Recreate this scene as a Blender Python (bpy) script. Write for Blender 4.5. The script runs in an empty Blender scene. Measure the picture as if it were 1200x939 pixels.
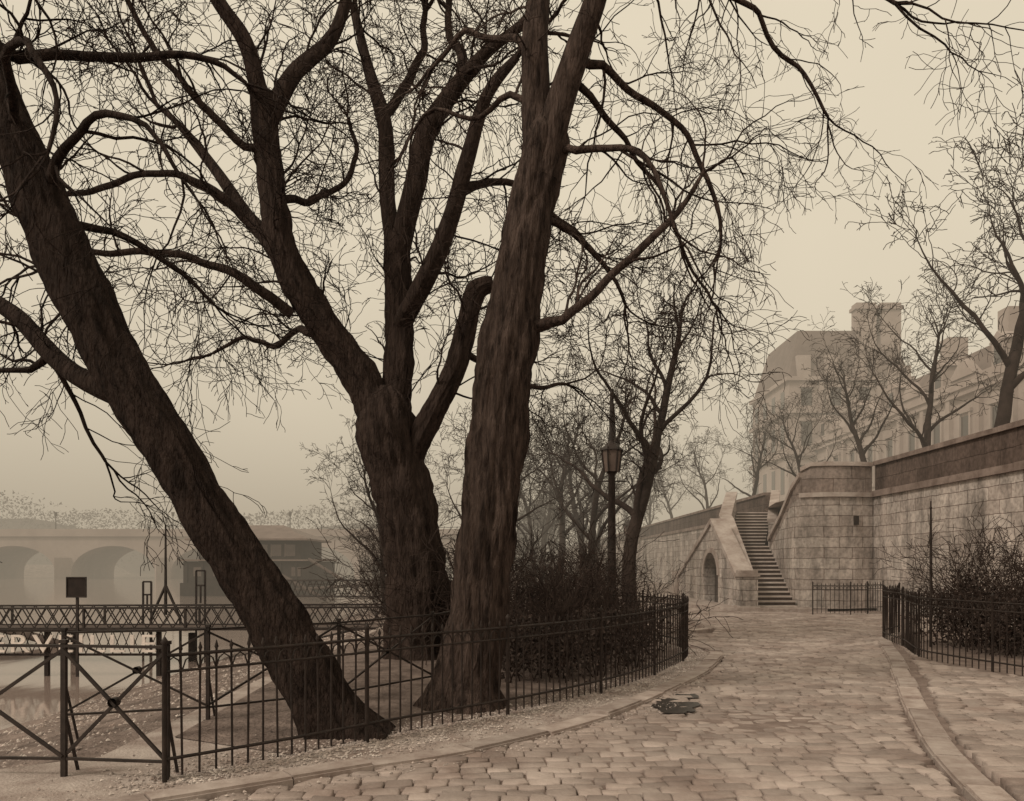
import bpy, math, random
from mathutils import Vector, noise
R = random.Random(7)
sc = bpy.context.scene
COL = sc.collection

# ---------------------------------------------------------------- materials
def sep(v):
    t = min(1.0, v/0.42)
    g = .67+.20*t; b = .56+.24*t
    r = v/(.30+.60*g+.10*b)
    return (r, r*g, r*b, 1)

def mat(name, v, v2=None, scale=3.0, rough=.85, bump=.3, bscale=None, stretch=(1,1,1), detail=4, island=0.0, dist=.02, spec=.3):
    m = bpy.data.materials.new(name); m.use_nodes = True
    nt = m.node_tree; N = nt.nodes; L = nt.links
    p = N['Principled BSDF']
    p.inputs['Roughness'].default_value = rough
    p.inputs['Specular IOR Level'].default_value = spec
    tc = N.new('ShaderNodeTexCoord'); mp = N.new('ShaderNodeMapping')
    mp.inputs['Scale'].default_value = stretch
    L.new(tc.outputs['Object'], mp.inputs['Vector'])
    n1 = N.new('ShaderNodeTexNoise'); n1.inputs['Scale'].default_value = scale; n1.inputs['Detail'].default_value = detail
    n1.inputs['Roughness'].default_value = .65
    L.new(mp.outputs[0], n1.inputs['Vector'])
    cr = N.new('ShaderNodeValToRGB')
    cr.color_ramp.elements[0].position = .34; cr.color_ramp.elements[1].position = .66
    cr.color_ramp.elements[0].color = sep(v); cr.color_ramp.elements[1].color = sep(v2 if v2 else v*1.6)
    L.new(n1.outputs['Fac'], cr.inputs[0])
    out = cr.outputs[0]
    if island:
        g = N.new('ShaderNodeNewGeometry')
        mr = N.new('ShaderNodeMapRange'); mr.inputs[3].default_value = 1-island; mr.inputs[4].default_value = 1+island*.7
        L.new(g.outputs['Random Per Island'], mr.inputs[0])
        vm = N.new('ShaderNodeVectorMath'); vm.operation = 'SCALE'
        L.new(out, vm.inputs[0]); L.new(mr.outputs[0], vm.inputs['Scale']); out = vm.outputs[0]
    L.new(out, p.inputs['Base Color'])
    if bump:
        n2 = N.new('ShaderNodeTexNoise'); n2.inputs['Scale'].default_value = bscale or scale*4; n2.inputs['Detail'].default_value = 3
        L.new(mp.outputs[0], n2.inputs['Vector'])
        b = N.new('ShaderNodeBump'); b.inputs['Strength'].default_value = bump; b.inputs['Distance'].default_value = dist
        L.new(n2.outputs['Fac'], b.inputs['Height']); L.new(b.outputs[0], p.inputs['Normal'])
    return m

def brickmat(name, c1, c2, mort, w, h, rough=.9, stain=.55, horizontal=False, msize=.012, bumpd=.02, offset=.5):
    m = bpy.data.materials.new(name); m.use_nodes = True
    nt = m.node_tree; N = nt.nodes; L = nt.links
    p = N['Principled BSDF']; p.inputs['Roughness'].default_value = rough; p.inputs['Specular IOR Level'].default_value = .2
    tc = N.new('ShaderNodeTexCoord'); s = N.new('ShaderNodeSeparateXYZ'); L.new(tc.outputs['Object'], s.inputs[0])
    c = N.new('ShaderNodeCombineXYZ')
    if horizontal:
        L.new(s.outputs[0], c.inputs[0]); L.new(s.outputs[1], c.inputs[1])
    else:
        a = N.new('ShaderNodeMath'); a.operation = 'ADD'; L.new(s.outputs[0], a.inputs[0]); L.new(s.outputs[1], a.inputs[1])
        L.new(a.outputs[0], c.inputs[0]); L.new(s.outputs[2], c.inputs[1])
    nn = N.new('ShaderNodeTexNoise'); nn.inputs['Scale'].default_value = 2.5; L.new(tc.outputs['Object'], nn.inputs['Vector'])
    vs = N.new('ShaderNodeVectorMath'); vs.operation = 'SCALE'; vs.inputs['Scale'].default_value = .06; L.new(nn.outputs['Color'], vs.inputs[0])
    va = N.new('ShaderNodeVectorMath'); va.operation = 'ADD'; L.new(c.outputs[0], va.inputs[0]); L.new(vs.outputs[0], va.inputs[1])
    b = N.new('ShaderNodeTexBrick'); L.new(va.outputs[0], b.inputs['Vector'])
    b.inputs['Color1'].default_value = sep(c1); b.inputs['Color2'].default_value = sep(c2); b.inputs['Mortar'].default_value = sep(mort)
    b.inputs['Scale'].default_value = 1; b.inputs['Mortar Size'].default_value = msize; b.inputs['Mortar Smooth'].default_value = .3
    b.inputs['Brick Width'].default_value = w; b.inputs['Row Height'].default_value = h; b.offset = offset
    n1 = N.new('ShaderNodeTexNoise'); n1.inputs['Scale'].default_value = .9; n1.inputs['Detail'].default_value = 5; n1.inputs['Roughness'].default_value = .7
    mp = N.new('ShaderNodeMapping'); mp.inputs['Scale'].default_value = (1.4, 1.4, .55); L.new(tc.outputs['Object'], mp.inputs['Vector']); L.new(mp.outputs[0], n1.inputs['Vector'])
    mr = N.new('ShaderNodeMapRange'); mr.inputs[1].default_value = .36; mr.inputs[2].default_value = .62; mr.inputs[3].default_value = stain; mr.inputs[4].default_value = 1.05
    L.new(n1.outputs['Fac'], mr.inputs[0])
    n3 = N.new('ShaderNodeTexNoise'); n3.inputs['Scale'].default_value = 9; n3.inputs['Detail'].default_value = 4; L.new(tc.outputs['Object'], n3.inputs['Vector'])
    mr3 = N.new('ShaderNodeMapRange'); mr3.inputs[1].default_value = .35; mr3.inputs[2].default_value = .6; mr3.inputs[3].default_value = .72; mr3.inputs[4].default_value = 1.05
    L.new(n3.outputs['Fac'], mr3.inputs[0])
    mm = N.new('ShaderNodeMath'); mm.operation = 'MULTIPLY'; L.new(mr.outputs[0], mm.inputs[0]); L.new(mr3.outputs[0], mm.inputs[1])
    vm = N.new('ShaderNodeVectorMath'); vm.operation = 'SCALE'; L.new(b.outputs['Color'], vm.inputs[0]); L.new(mm.outputs[0], vm.inputs['Scale'])
    L.new(vm.outputs[0], p.inputs['Base Color'])
    su = N.new('ShaderNodeMath'); su.operation = 'MULTIPLY_ADD'; L.new(b.outputs['Fac'], su.inputs[0]); su.inputs[1].default_value = -1.0; L.new(n3.outputs['Fac'], su.inputs[2])
    bp = N.new('ShaderNodeBump'); bp.inputs['Strength'].default_value = .8; bp.inputs['Distance'].default_value = bumpd
    L.new(su.outputs[0], bp.inputs['Height']); L.new(bp.outputs[0], p.inputs['Normal'])
    return m

M_stone = brickmat('ashlar_stone', .50, .36, .16, .95, .36, stain=.42, msize=.011)
M_parapet = brickmat('parapet_stone', .11, .08, .05, 1.4, .5, stain=.5)
M_coping = mat('coping_stone', .22, .40, 1.6, bump=.4, bscale=14)
M_step = mat('step_stone', .36, .5, 2.2, bump=.3, bscale=14)
M_sett = mat('sett_stone', .17, .33, 1.3, rough=.75, bump=.4, bscale=26, island=.24, spec=.35, detail=5)
M_kerb = mat('kerb_granite', .20, .36, 4, bump=.4, bscale=22, island=.2)
M_joint = mat('joint_dirt', .11, .2, 4, bump=.5, bscale=30)
M_roadfar = brickmat('road_setts_far', .30, .23, .14, .24, .17, horizontal=True, stain=.75, msize=.015)
M_path = mat('path_grit', .18, .38, 2.2, bump=.7, bscale=45, detail=6)
M_earth = mat('garden_earth', .06, .18, 2.5, bump=.9, bscale=18, detail=6, dist=.05)
M_bank = mat('bank_gravel', .06, .20, 1.6, bump=.9, bscale=22, detail=7, dist=.05)
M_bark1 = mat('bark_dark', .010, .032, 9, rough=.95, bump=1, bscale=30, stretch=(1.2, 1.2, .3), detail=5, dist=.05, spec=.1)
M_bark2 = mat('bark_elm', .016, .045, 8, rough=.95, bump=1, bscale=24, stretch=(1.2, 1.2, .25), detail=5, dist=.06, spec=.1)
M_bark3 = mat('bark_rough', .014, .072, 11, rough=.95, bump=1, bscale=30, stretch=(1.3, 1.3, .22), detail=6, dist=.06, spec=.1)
M_barkf = mat('bark_far', .016, .035, 3, bump=0, spec=.1)
M_leaf = mat('shrub_leaf', .03, .06, 6, bump=0, island=.4)
M_iron = mat('wrought_iron', .012, .028, 8, rough=.6, bump=0, spec=.3)
M_wood = mat('dark_wood', .04, .07, 3, bump=.3, stretch=(1, 1, .2))
M_boat = mat('painted_planks', .012, .026, 2, bump=.3)
M_roofz = mat('zinc_roof', .10, .15, 1, rough=.6, bump=.1)
M_glass = mat('dark_window', .02, .03, 1, rough=.2, bump=0, spec=.5)
M_white = mat('white_letters', .5, .7, 6, bump=.1)
M_bldg = mat('building_stone', .24, .34, .25, bump=.1)
M_slate = mat('slate_roof', .09, .14, .5, bump=.1)
M_bridge = mat('bridge_stone', .20, .28, .2, bump=.1)
M_mass = mat('distant_trees', .03, .06, .05, bump=0, island=.4)
M_peb = mat('pebbles', .2, .45, 3, bump=0, island=.45)
M_lamp = mat('lantern_glass', .07, .12, 3, rough=.3, bump=0)

# ---------------------------------------------------------------- mesh builder
class MB:
    def __init__(s): s.v = []; s.f = []
    def box(s, x0, x1, y0, y1, z0, z1):
        b = len(s.v)
        s.v += [(x0,y0,z0),(x1,y0,z0),(x1,y1,z0),(x0,y1,z0),(x0,y0,z1),(x1,y0,z1),(x1,y1,z1),(x0,y1,z1)]
        s.f += [(b,b+3,b+2,b+1),(b+4,b+5,b+6,b+7),(b,b+1,b+5,b+4),(b+1,b+2,b+6,b+5),(b+2,b+3,b+7,b+6),(b+3,b,b+4,b+7)]
    def beam(s, a, c, w, h=None):
        a = Vector(a); c = Vector(c); d = (c-a).normalized(); h = h or w
        up = Vector((0,0,1)) if abs(d.z) < .95 else Vector((0,1,0))
        x = d.cross(up).normalized()*w/2; y = x.cross(d).normalized()*h/2
        b = len(s.v)
        for q in (a, c):
            for sx, sy in ((-1,-1),(1,-1),(1,1),(-1,1)): s.v.append(tuple(q+x*sx+y*sy))
        s.f += [(b,b+3,b+2,b+1),(b+4,b+5,b+6,b+7),(b,b+1,b+5,b+4),(b+1,b+2,b+6,b+5),(b+2,b+3,b+7,b+6),(b+3,b,b+4,b+7)]
    def tube(s, pts, rs, n, lump=0, seed=0, cap=False, ridge=0):
        k = len(pts); base = len(s.v)
        t0 = (pts[1]-pts[0]).normalized()
        up = Vector((0,0,1)) if abs(t0.z) < .9 else Vector((0,1,0))
        nx = t0.cross(up).normalized()
        cs = [(math.cos(2*math.pi*j/n), math.sin(2*math.pi*j/n)) for j in range(n)]
        dist = 0
        V = s.v
        for i in range(k):
            if i == 0: t = t0
            elif i == k-1: t = (pts[i]-pts[i-1]).normalized()
            else: t = (pts[i+1]-pts[i-1]).normalized()
            nx = nx - t*nx.dot(t)
            if nx.length < 1e-6: nx = t.orthogonal()
            nx.normalize(); ny = t.cross(nx)
            if i: dist += (pts[i]-pts[i-1]).length
            r = rs[i]; p = pts[i]
            for c, q in cs:
                rr = r
                if lump:
                    rr *= 1+lump*noise.noise(Vector((c*1.3+seed, q*1.3, dist*1.1)))*1.6
                    if ridge: rr *= 1+ridge*(abs(noise.noise(Vector((c*5.5+seed, q*5.5, dist*1.1))))*1.6-.4) + ridge*.55*(abs(noise.noise(Vector((c*11, q*11+seed, dist*1.8))))*2-.4)+ridge*.25*noise.noise(Vector((c*14, q*14, dist*9)))
                V.append((p.x+nx.x*c*rr+ny.x*q*rr, p.y+nx.y*c*rr+ny.y*q*rr, p.z+nx.z*c*rr+ny.z*q*rr))
        F = s.f
        for i in range(k-1):
            a = base+i*n
            for j in range(n):
                j2 = (j+1) % n
                F.append((a+j, a+j2, a+n+j2, a+n+j))
        if cap:
            F.append(tuple(base+(k-1)*n+j for j in range(n)))
    def ribbon(s, path, z0, z1, a, b):
        n = len(path); P = [Vector((p[0], p[1])) for p in path]
        if not isinstance(z0, (list, tuple)): z0 = [z0]*n
        if not isinstance(z1, (list, tuple)): z1 = [z1]*n
        base = len(s.v)
        for i in range(n):
            if i == 0: d = (P[1]-P[0]).normalized(); m = 1
            elif i == n-1: d = (P[i]-P[i-1]).normalized(); m = 1
            else:
                d1 = (P[i]-P[i-1]).normalized(); d2 = (P[i+1]-P[i]).normalized()
                d = (d1+d2).normalized(); m = 1/max(.5, d.dot(d1))
            nrm = Vector((-d.y, d.x))*m
            A = P[i]+nrm*a; B = P[i]+nrm*b
            s.v += [(A.x,A.y,z0[i]),(A.x,A.y,z1[i]),(B.x,B.y,z1[i]),(B.x,B.y,z0[i])]
        for i in range(n-1):
            q = base+i*4
            for j in range(4):
                j2 = (j+1) % 4
                s.f.append((q+j, q+j2, q+4+j2, q+4+j))
        s.f.append((base,base+3,base+2,base+1)); q = base+(n-1)*4; s.f.append((q,q+1,q+2,q+3))
    def poly(s, pts, z=None):
        b = len(s.v)
        s.v += [(p[0], p[1], z) if z is not None else tuple(p) for p in pts]
        s.f.append(tuple(range(b, b+len(pts))))
    def prism(s, pts, dv):
        b = len(s.v); n = len(pts); dv = Vector(dv)
        s.v += [tuple(p) for p in pts]; s.v += [tuple(Vector(p)+dv) for p in pts]
        s.f.append(tuple(range(b, b+n))); s.f.append(tuple(range(b+2*n-1, b+n-1, -1)))
        for i in range(n):
            j = (i+1) % n; s.f.append((b+i, b+n+i, b+n+j, b+j))
    def obj(s, name, m, smooth=False, parent=None, fix=True, loc=None):
        me = bpy.data.meshes.new(name); me.from_pydata(s.v, [], s.f); me.update()
        if fix and len(s.f) < 60000:
            import bmesh
            bm = bmesh.new(); bm.from_mesh(me); bmesh.ops.recalc_face_normals(bm, faces=bm.faces); bm.to_mesh(me); bm.free()
        if smooth: me.polygons.foreach_set('use_smooth', [True]*len(me.polygons))
        me.materials.append(m)
        o = bpy.data.objects.new(name, me); COL.objects.link(o)
        if parent: o.parent = parent
        if loc: o.location = loc
        return o
def empty(name, loc=(0,0,0)):
    e = bpy.data.objects.new(name, None); e.location = loc; COL.objects.link(e); e.empty_display_size = .3; return e
def interp(tab, y):
    if y <= tab[0][0]: return tab[0][1]
    for (a, b), (c, d) in zip(tab, tab[1:]):
        if y <= c: return b+(d-b)*(y-a)/(c-a)
    return tab[-1][1]
def resample(pts, step):
    out = []
    n = len(pts)
    for i in range(n-1):
        p0 = pts[max(0,i-1)]; p1 = pts[i]; p2 = pts[i+1]; p3 = pts[min(n-1,i+2)]
        L = math.dist(p1[:3], p2[:3]); k = max(1, int(L/step))
        for j in range(k):
            t = j/k
            out.append(tuple(.5*((2*b)+(-a+c)*t+(2*a-5*b+4*c-d)*t*t+(-a+3*b-3*c+d)*t**3) for a, b, c, d in zip(p0,p1,p2,p3)))
    out.append(tuple(pts[-1])); return out

# ---------------------------------------------------------------- trees
def rdir(rng):
    while True:
        v = Vector((rng.uniform(-1,1), rng.uniform(-1,1), rng.uniform(-1,1)))
        if .05 < v.length < 1: return v.normalized()
def grow(M, p, d, L, r, lev, rng, st):
    n = (11, 8, 6, 4)[lev-1] if lev <= 4 else 4
    step = L/n; pts = [p.copy()]; rs = [r]; dirs = [d.copy()]
    rmin = st['rmin']; wob = st['wob']; tr = st['trop'][lev-1]
    for i in range(n):
        d = d + rdir(rng)*wob; d.z += tr
        d.normalize(); p = p+d*step
        pts.append(p); rs.append(max(rmin, r*(1-.8*(i+1)/n))); dirs.append(d)
    M.tube(pts, rs, 5 if r > .03 else 3)
    if lev >= st['max']: return
    k = int(L*st['dens'][lev-1]*rng.uniform(.7, 1.3)+rng.random())
    for _ in range(k):
        t = rng.uniform(.12, 1)**.85; i = min(n-1, int(t*n)); f = t*n-i
        q = pts[i].lerp(pts[i+1], f); dd = dirs[i+1]
        s = rdir(rng); s = (s-dd*s.dot(dd)).normalized()
        an = rng.uniform(.5, 1.15)
        nd = dd*math.cos(an)+s*math.sin(an); nd.z += .05; nd.normalize()
        grow(M, q, nd, L*rng.uniform(.34, .68)*(1.1-.4*t), max(rmin, rs[i]*rng.uniform(.45,.7)), lev+1, rng, st)
def sprout(M, pts, rs, rng, st, t0=.1):
    tot = sum((b-a).length for a, b in zip(pts, pts[1:]))
    k = int(tot*st['ldens'])
    for _ in range(k):
        t = rng.uniform(t0, 1); x = t*(len(pts)-1); i = min(len(pts)-2, int(x)); q = pts[i].lerp(pts[i+1], x-i)
        dd = (pts[i+1]-pts[i]).normalized()
        s = rdir(rng); s = (s-dd*s.dot(dd)).normalized(); an = rng.uniform(.5, 1.3)
        nd = dd*math.cos(an)+s*math.sin(an); nd.z += st.get('lup', .1); nd.normalize()
        r = min(rs[i]*.55, st['r1'])*rng.uniform(.4, 1)
        grow(M, q, nd, st['len']*rng.uniform(.5, 1.3), r, 1, rng, st)
    dd = (pts[-1]-pts[-2]).normalized()
    if rs[-1] < .09:
        for _ in range(3):
            grow(M, pts[-1], (dd+rdir(rng)*.35).normalized(), st['len']*rng.uniform(.7,1.2), rs[-1]*.8, 1, rng, st)
STY = dict(rmin=.0055, wob=.36, trop=(.03,-.02,-.06,-.08), max=4, dens=(3.2,3.4,2.6), ldens=3.4, r1=.04, len=1.7)
def drawn_tree(name, base, s, org, limbs, m, seed, st, big=.12):
    """limbs traced on an elevation drawing (units*s metres), 4th value is the limb width"""
    rng = random.Random(seed); M = MB()
    for L in limbs:
        opts = L[0]; pts = []
        for a, b, dy, w in L[1:]:
            pts.append((base[0]+(a-org[0])*s, base[1]+dy, base[2]+(org[1]-b)*s, w*s/2))
        rmax = max(p[3] for p in pts)
        hi = rmax > big
        P = resample(pts, .04 if rmax > .22 else (.06 if hi else .12))
        V = []; rs = []
        for i, p in enumerate(P):
            v = Vector(p[:3]); 
            wob = .0 if hi else .06
            if wob and 2 < i: v += Vector((noise.noise(v*1.7+Vector((seed,0,0))), noise.noise(v*1.7+Vector((0,seed,9))), noise.noise(v*1.9+Vector((5,0,seed)))))*wob*1.8
            V.append(v); rs.append(max(.006, p[3]))
        if opts == 'stub':
            tip = V[-1]+(V[-1]-V[-3]).normalized()*.06; V.append(tip); rs.append(rs[-1]*.8)
        M.tube(V, rs, 64 if rmax > .22 else (22 if hi else (10 if rmax > .06 else 6)), lump=.10 if rmax > .06 else 0, seed=seed, cap=(opts == 'stub'), ridge=.20 if rmax > .2 else (.08 if hi else 0))
        if opts in ('trunk',): continue
        sprout(M, V, rs, rng, st, t0=.35 if opts == 'stub' else .12)
    return M.obj(name, m, smooth=True, fix=False)

T1 = [('trunk',(412,885,0,110),(398,860,0,82),(372,815,0,70),(335,750,0,65),(290,675,0,60),(240,600,0,56),(195,520,0,56),(150,450,0,60),(115,385,0,59),(80,310,0,58),(50,240,0,56),(20,170,0,54),(-10,100,0,50),(-40,20,0,44),(-60,-60,0,36)),
 ('l',(140,462,0,34),(85,440,.1,24),(45,410,.2,23),(0,365,.3,20),(-50,330,.4,18),(-110,280,.5,14)),
 ('l',(55,240,0,14),(80,205,-.2,12),(120,185,-.4,10),(170,180,-.6,8),(215,205,-.7,6),(250,250,-.7,4)),
 ('l',(-30,60,0,18),(40,35,.3,13),(110,25,.5,11),(190,10,.7,8),(260,30,.8,5)),
 ('l',(90,330,0,12),(60,310,.5,10),(20,300,.8,8),(-30,270,1,6)),
 ('l',(60,260,0,12),(95,250,.5,9),(150,270,.9,7),(200,310,1.1,4)),
 ('l',(-40,20,0,18),(20,-30,-.3,12),(90,-60,-.5,10),(170,-50,-.8,7)),
 ('l',(20,170,0,12),(60,120,-.6,10),(110,130,-1,8),(140,190,-1.2,6),(150,260,-1.3,4)),
 ('l',(45,410,.2,11),(20,430,.2,8),(-15,425,.2,6),(-50,450,.2,5)),
 ('l',(10,372,.3,9),(25,420,.5,7),(60,470,.6,5),(70,530,.7,4)),
]
T2 = [('trunk',(492,790,0,110),(491,760,0,86),(489,700,0,72),(480,620,0,65),(466,550,0,64),(455,505,0,66),(450,470,0,54),(448,455,0,30)),
 ('l',(458,530,0,50),(428,455,0,43),(388,395,-.2,37),(350,330,-.4,33),(332,260,-.5,29),(323,180,-.5,26),(318,130,-.5,25)),
 ('l',(320,160,-.5,22),(304,85,-.6,18),(275,40,-.8,15),(240,-20,-1,12),(200,-90,-1,8)),
 ('l',(320,170,-.5,22),(350,100,-.3,19),(385,50,0,16),(402,0,.1,13),(412,-70,.2,9)),
 ('l',(355,345,-.4,24),(312,278,.2,20),(277,238,.5,17),(245,190,.7,14),(215,150,.9,12),(180,108,1,8),(150,80,1.1,6)),
 ('l',(285,252,.4,12),(235,212,.2,10),(175,205,0,8),(112,228,-.2,7),(60,240,-.3,5)),
 ('l',(348,375,-.3,14),(295,342,-.7,10),(225,322,-1,8),(150,332,-1.3,6),(90,300,-1.5,4)),
 ('l',(395,410,-.1,12),(340,370,.8,9),(290,380,1.4,7),(240,360,1.8,6),(200,380,2,4)),
 ('l',(458,520,0,44),(464,430,.2,34),(464,360,.3,32),(462,300,.3,29),(460,265,.3,24)),
 ('l',(461,300,.3,22),(449,220,.4,19),(446,140,.5,19),(438,100,.6,17),(420,40,.8,13),(403,-30,1,9)),
 ('l',(442,115,.6,14),(466,72,.8,12),(485,20,1,10),(490,-40,1.1,7)),
 ('l',(461,300,.3,26),(485,220,0,25),(500,165,-.2,23),(530,122,-.3,20),(570,85,-.5,14),(612,55,-.6,10),(650,10,-.7,7)),
 ('l',(505,165,-.2,16),(535,100,.2,12),(538,50,.5,13),(525,5,.8,10),(520,-50,1,8)),
 ('l',(468,375,.2,25),(502,332,-.3,22),(531,270,-.5,19),(549,215,-.7,17),(572,150,-.9,13),(605,115,-1.1,8)),
 ('stub',(474,545,0,34),(510,482,-.2,26),(535,435,-.3,23),(547,390,-.3,22),(556,352,-.3,23),(574,340,-.3,17)),
 ('l',(540,415,-.3,9),(575,430,.2,7),(620,440,.8,6),(670,430,1.4,4)),
 ('l',(545,240,-.6,11),(590,215,0,8),(640,225,.6,7),(690,250,1.1,4)),
 ('l',(330,250,-.5,10),(370,220,.4,8),(400,170,.9,7),(395,110,1.2,5)),
 ('l',(320,200,-.5,10),(270,170,-.9,8),(220,110,-1.3,6),(190,50,-1.5,5)),
]
T3 = [('trunk',(543,845,0,135),(546,815,0,96),(551,775,0,76),(562,700,0,65),(573,600,0,62),(583,500,0,64),(597,400,0,60),(608,330,0,56),(620,260,0,51),(631,210,0,50),(641,165,0,50),(646,140,0,30)),
 ('l',(634,215,0,40),(629,120,.1,35),(627,50,.1,31),(632,-20,.2,28),(636,-90,.3,22)),
 ('l',(636,210,0,42),(655,130,-.1,34),(675,72,-.2,29),(695,20,-.3,25),(706,-40,-.3,21),(712,-100,-.3,18)),
 ('l',(612,388,0,18),(655,378,-.2,11),(700,348,-.3,9.5),(745,305,-.4,8.5),(790,268,-.4,6.5),(818,225,-.4,4)),
 ('l',(672,80,-.2,12),(715,82,.1,9),(762,100,.3,8),(805,128,.4,7),(838,190,.4,6),(860,262,.5,4)),
 ('l',(695,20,-.3,12),(765,12,-.6,9),(850,22,-.9,7),(925,45,-1.1,6),(985,95,-1.2,4)),
 ('l',(665,100,-.2,10),(720,112,.5,8),(780,150,1,6),(840,235,1.4,5),(880,300,1.6,4)),
 ('l',(625,250,0,10),(670,262,.2,8),(712,292,.4,6),(738,342,.5,4)),
 ('l',(650,180,0,10),(700,190,-.4,8),(750,230,-.6,6),(770,300,-.7,4)),
 ('l',(634,130,0,11),(600,102,.2,8),(555,112,.4,6),(510,95,.6,5),(470,108,.8,4)),
 ('l',(628,60,0,12),(590,20,.4,9),(540,-10,.6,7),(500,20,.8,5)),
 ('l',(706,-40,-.3,12),(780,-60,.2,10),(880,-50,.6,7),(960,0,1,6),(1020,60,1.2,4)),
]
st1 = dict(STY, len=1.5, ldens=3.4, r1=.022, rmin=.0034, dens=(3.6,3.6,2.9))
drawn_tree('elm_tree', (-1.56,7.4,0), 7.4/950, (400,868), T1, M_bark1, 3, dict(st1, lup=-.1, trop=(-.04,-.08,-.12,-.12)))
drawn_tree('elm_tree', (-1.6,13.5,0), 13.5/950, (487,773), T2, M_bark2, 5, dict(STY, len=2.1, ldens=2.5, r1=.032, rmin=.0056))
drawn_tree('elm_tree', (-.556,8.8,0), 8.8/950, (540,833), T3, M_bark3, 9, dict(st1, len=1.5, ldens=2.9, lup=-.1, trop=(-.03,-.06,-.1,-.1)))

def gen_tree_mesh(seed, h, r, spread=.5, st=None, nl=9, lean=.05, fork=.3):
    rng = random.Random(seed); M = MB(); st = st or dict(STY, len=1.7, max=4, wob=.32, dens=(2.5,2.7,2.0), ldens=1.9, rmin=.010, r1=.045)
    pts = [Vector((0,0,-.2))]; rs = [r*1.35]; d = Vector((rng.uniform(-lean,lean), rng.uniform(-lean,lean), 1)).normalized()
    n = 14; H = h*.78
    for i in range(n):
        d = (d+rdir(rng)*.14+Vector((0,0,.05))).normalized(); pts.append(pts[-1]+d*H/n); rs.append(r*(1-.72*(i+1)/n))
    M.tube(pts, rs, 12, lump=.08, seed=seed)
    sprout(M, pts[8:], rs[8:], rng, st)
    for k in range(nl):
        t = fork+(1-fork)*k/nl; i = min(n-1, int(t*n)); q = pts[i]
        az = k*2.4+rng.uniform(-.5,.5); up = rng.uniform(.7, 1.5)+t*.6
        d = Vector((math.cos(az), math.sin(az), up)).normalized()
        L = h*spread*(1.15-.5*t)*rng.uniform(.75,1.15); m = 10; lp = [q]; lr = [rs[i]*.6]
        for j in range(m):
            d = (d+rdir(rng)*.28+Vector((0,0,.06))).normalized(); lp.append(lp[-1]+d*L/m); lr.append(max(.015, rs[i]*.6*(1-.85*(j+1)/m)))
        M.tube(lp, lr, 7, lump=.05, seed=k)
        sprout(M, lp, lr, rng, st)
    return M
def place(mesh_obj, name, loc, rot, s=1.0):
    o = bpy.data.objects.new(name, mesh_obj.data); COL.objects.link(o); o.location = loc; o.rotation_euler = (0,0,rot); o.scale = (s,s,s); return o
ga = gen_tree_mesh(11, 11, .21, .42, fork=.38, nl=8).obj('plane_tree', M_barkf, True, fix=False)
gb = gen_tree_mesh(23, 12, .26, .45, fork=.30).obj('plane_tree', M_barkf, True, fix=False)
gc = gen_tree_mesh(37, 10, .19, .48, fork=.33, nl=8).obj('plane_tree', M_barkf, True, fix=False)
UP = 4.0
ga.location = (18.0, 30.6, UP); ga.scale = (1.42,)*3
gb.location = (3.5, 24.0, 0)
gb.scale = (.95,)*3
gc.location = (3.0, 32.0, 0)
for src, loc, rot, s in ((gc,(18,35.2,UP),1.0,1.05),(ga,(18,41,UP),2.1,.9),(gc,(18,50,UP),3.3,.85),(gb,(18,61,UP),.4,.8),(gc,(18,74,UP),2.7,1.0),(ga,(18,90,UP),2.7,1.0),
        (ga,(2.2,40,0),1.3,1.0),(gb,(4.2,47,0),2.3,.95),(gc,(1.5,54,0),3.3,1.1),(ga,(6.2,58,0),4.3,1.0),(gb,(2.5,68,0),5.3,1.0),(gc,(7.5,72,0),.7,1.25),(ga,(4,84,0),1.7,1.1),(gc,(-.8,30,0),.5,.8),(gb,(-1.2,44,0),1.5,.8),(gc,(-4.2,27,0),2.9,.62)):
    place(src, 'plane_tree', loc, rot, s)

def tree_row(name, pts, seed):
    st = dict(STY, len=1.6, max=3, dens=(3.0,2.6,2), ldens=2.0, rmin=.022, r1=.07)
    rng = random.Random(seed); big = MB()
    protos = [gen_tree_mesh(seed+i, 10, .22, .45, st=st, nl=7) for i in range(2)]
    for i, (x, y, z, s) in enumerate(pts):
        P = protos[i % 2]; a = rng.uniform(0, 6.28); c, q = math.cos(a)*s, math.sin(a)*s; b = len(big.v)
        big.v += [(x+v[0]*c-v[1]*q, y+v[0]*q+v[1]*c, z+v[2]*s) for v in P.v]
        big.f += [tuple(b+k for k in f) for f in P.f]
    return big.obj(name, M_barkf, False, fix=False)
tree_row('distant_tree_row', [(R.uniform(1,9), 92+i*9, 0, R.uniform(.95,1.25)) for i in range(7)] + [(18, 104+i*12, UP, 1.0) for i in range(3)], 70)

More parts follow.
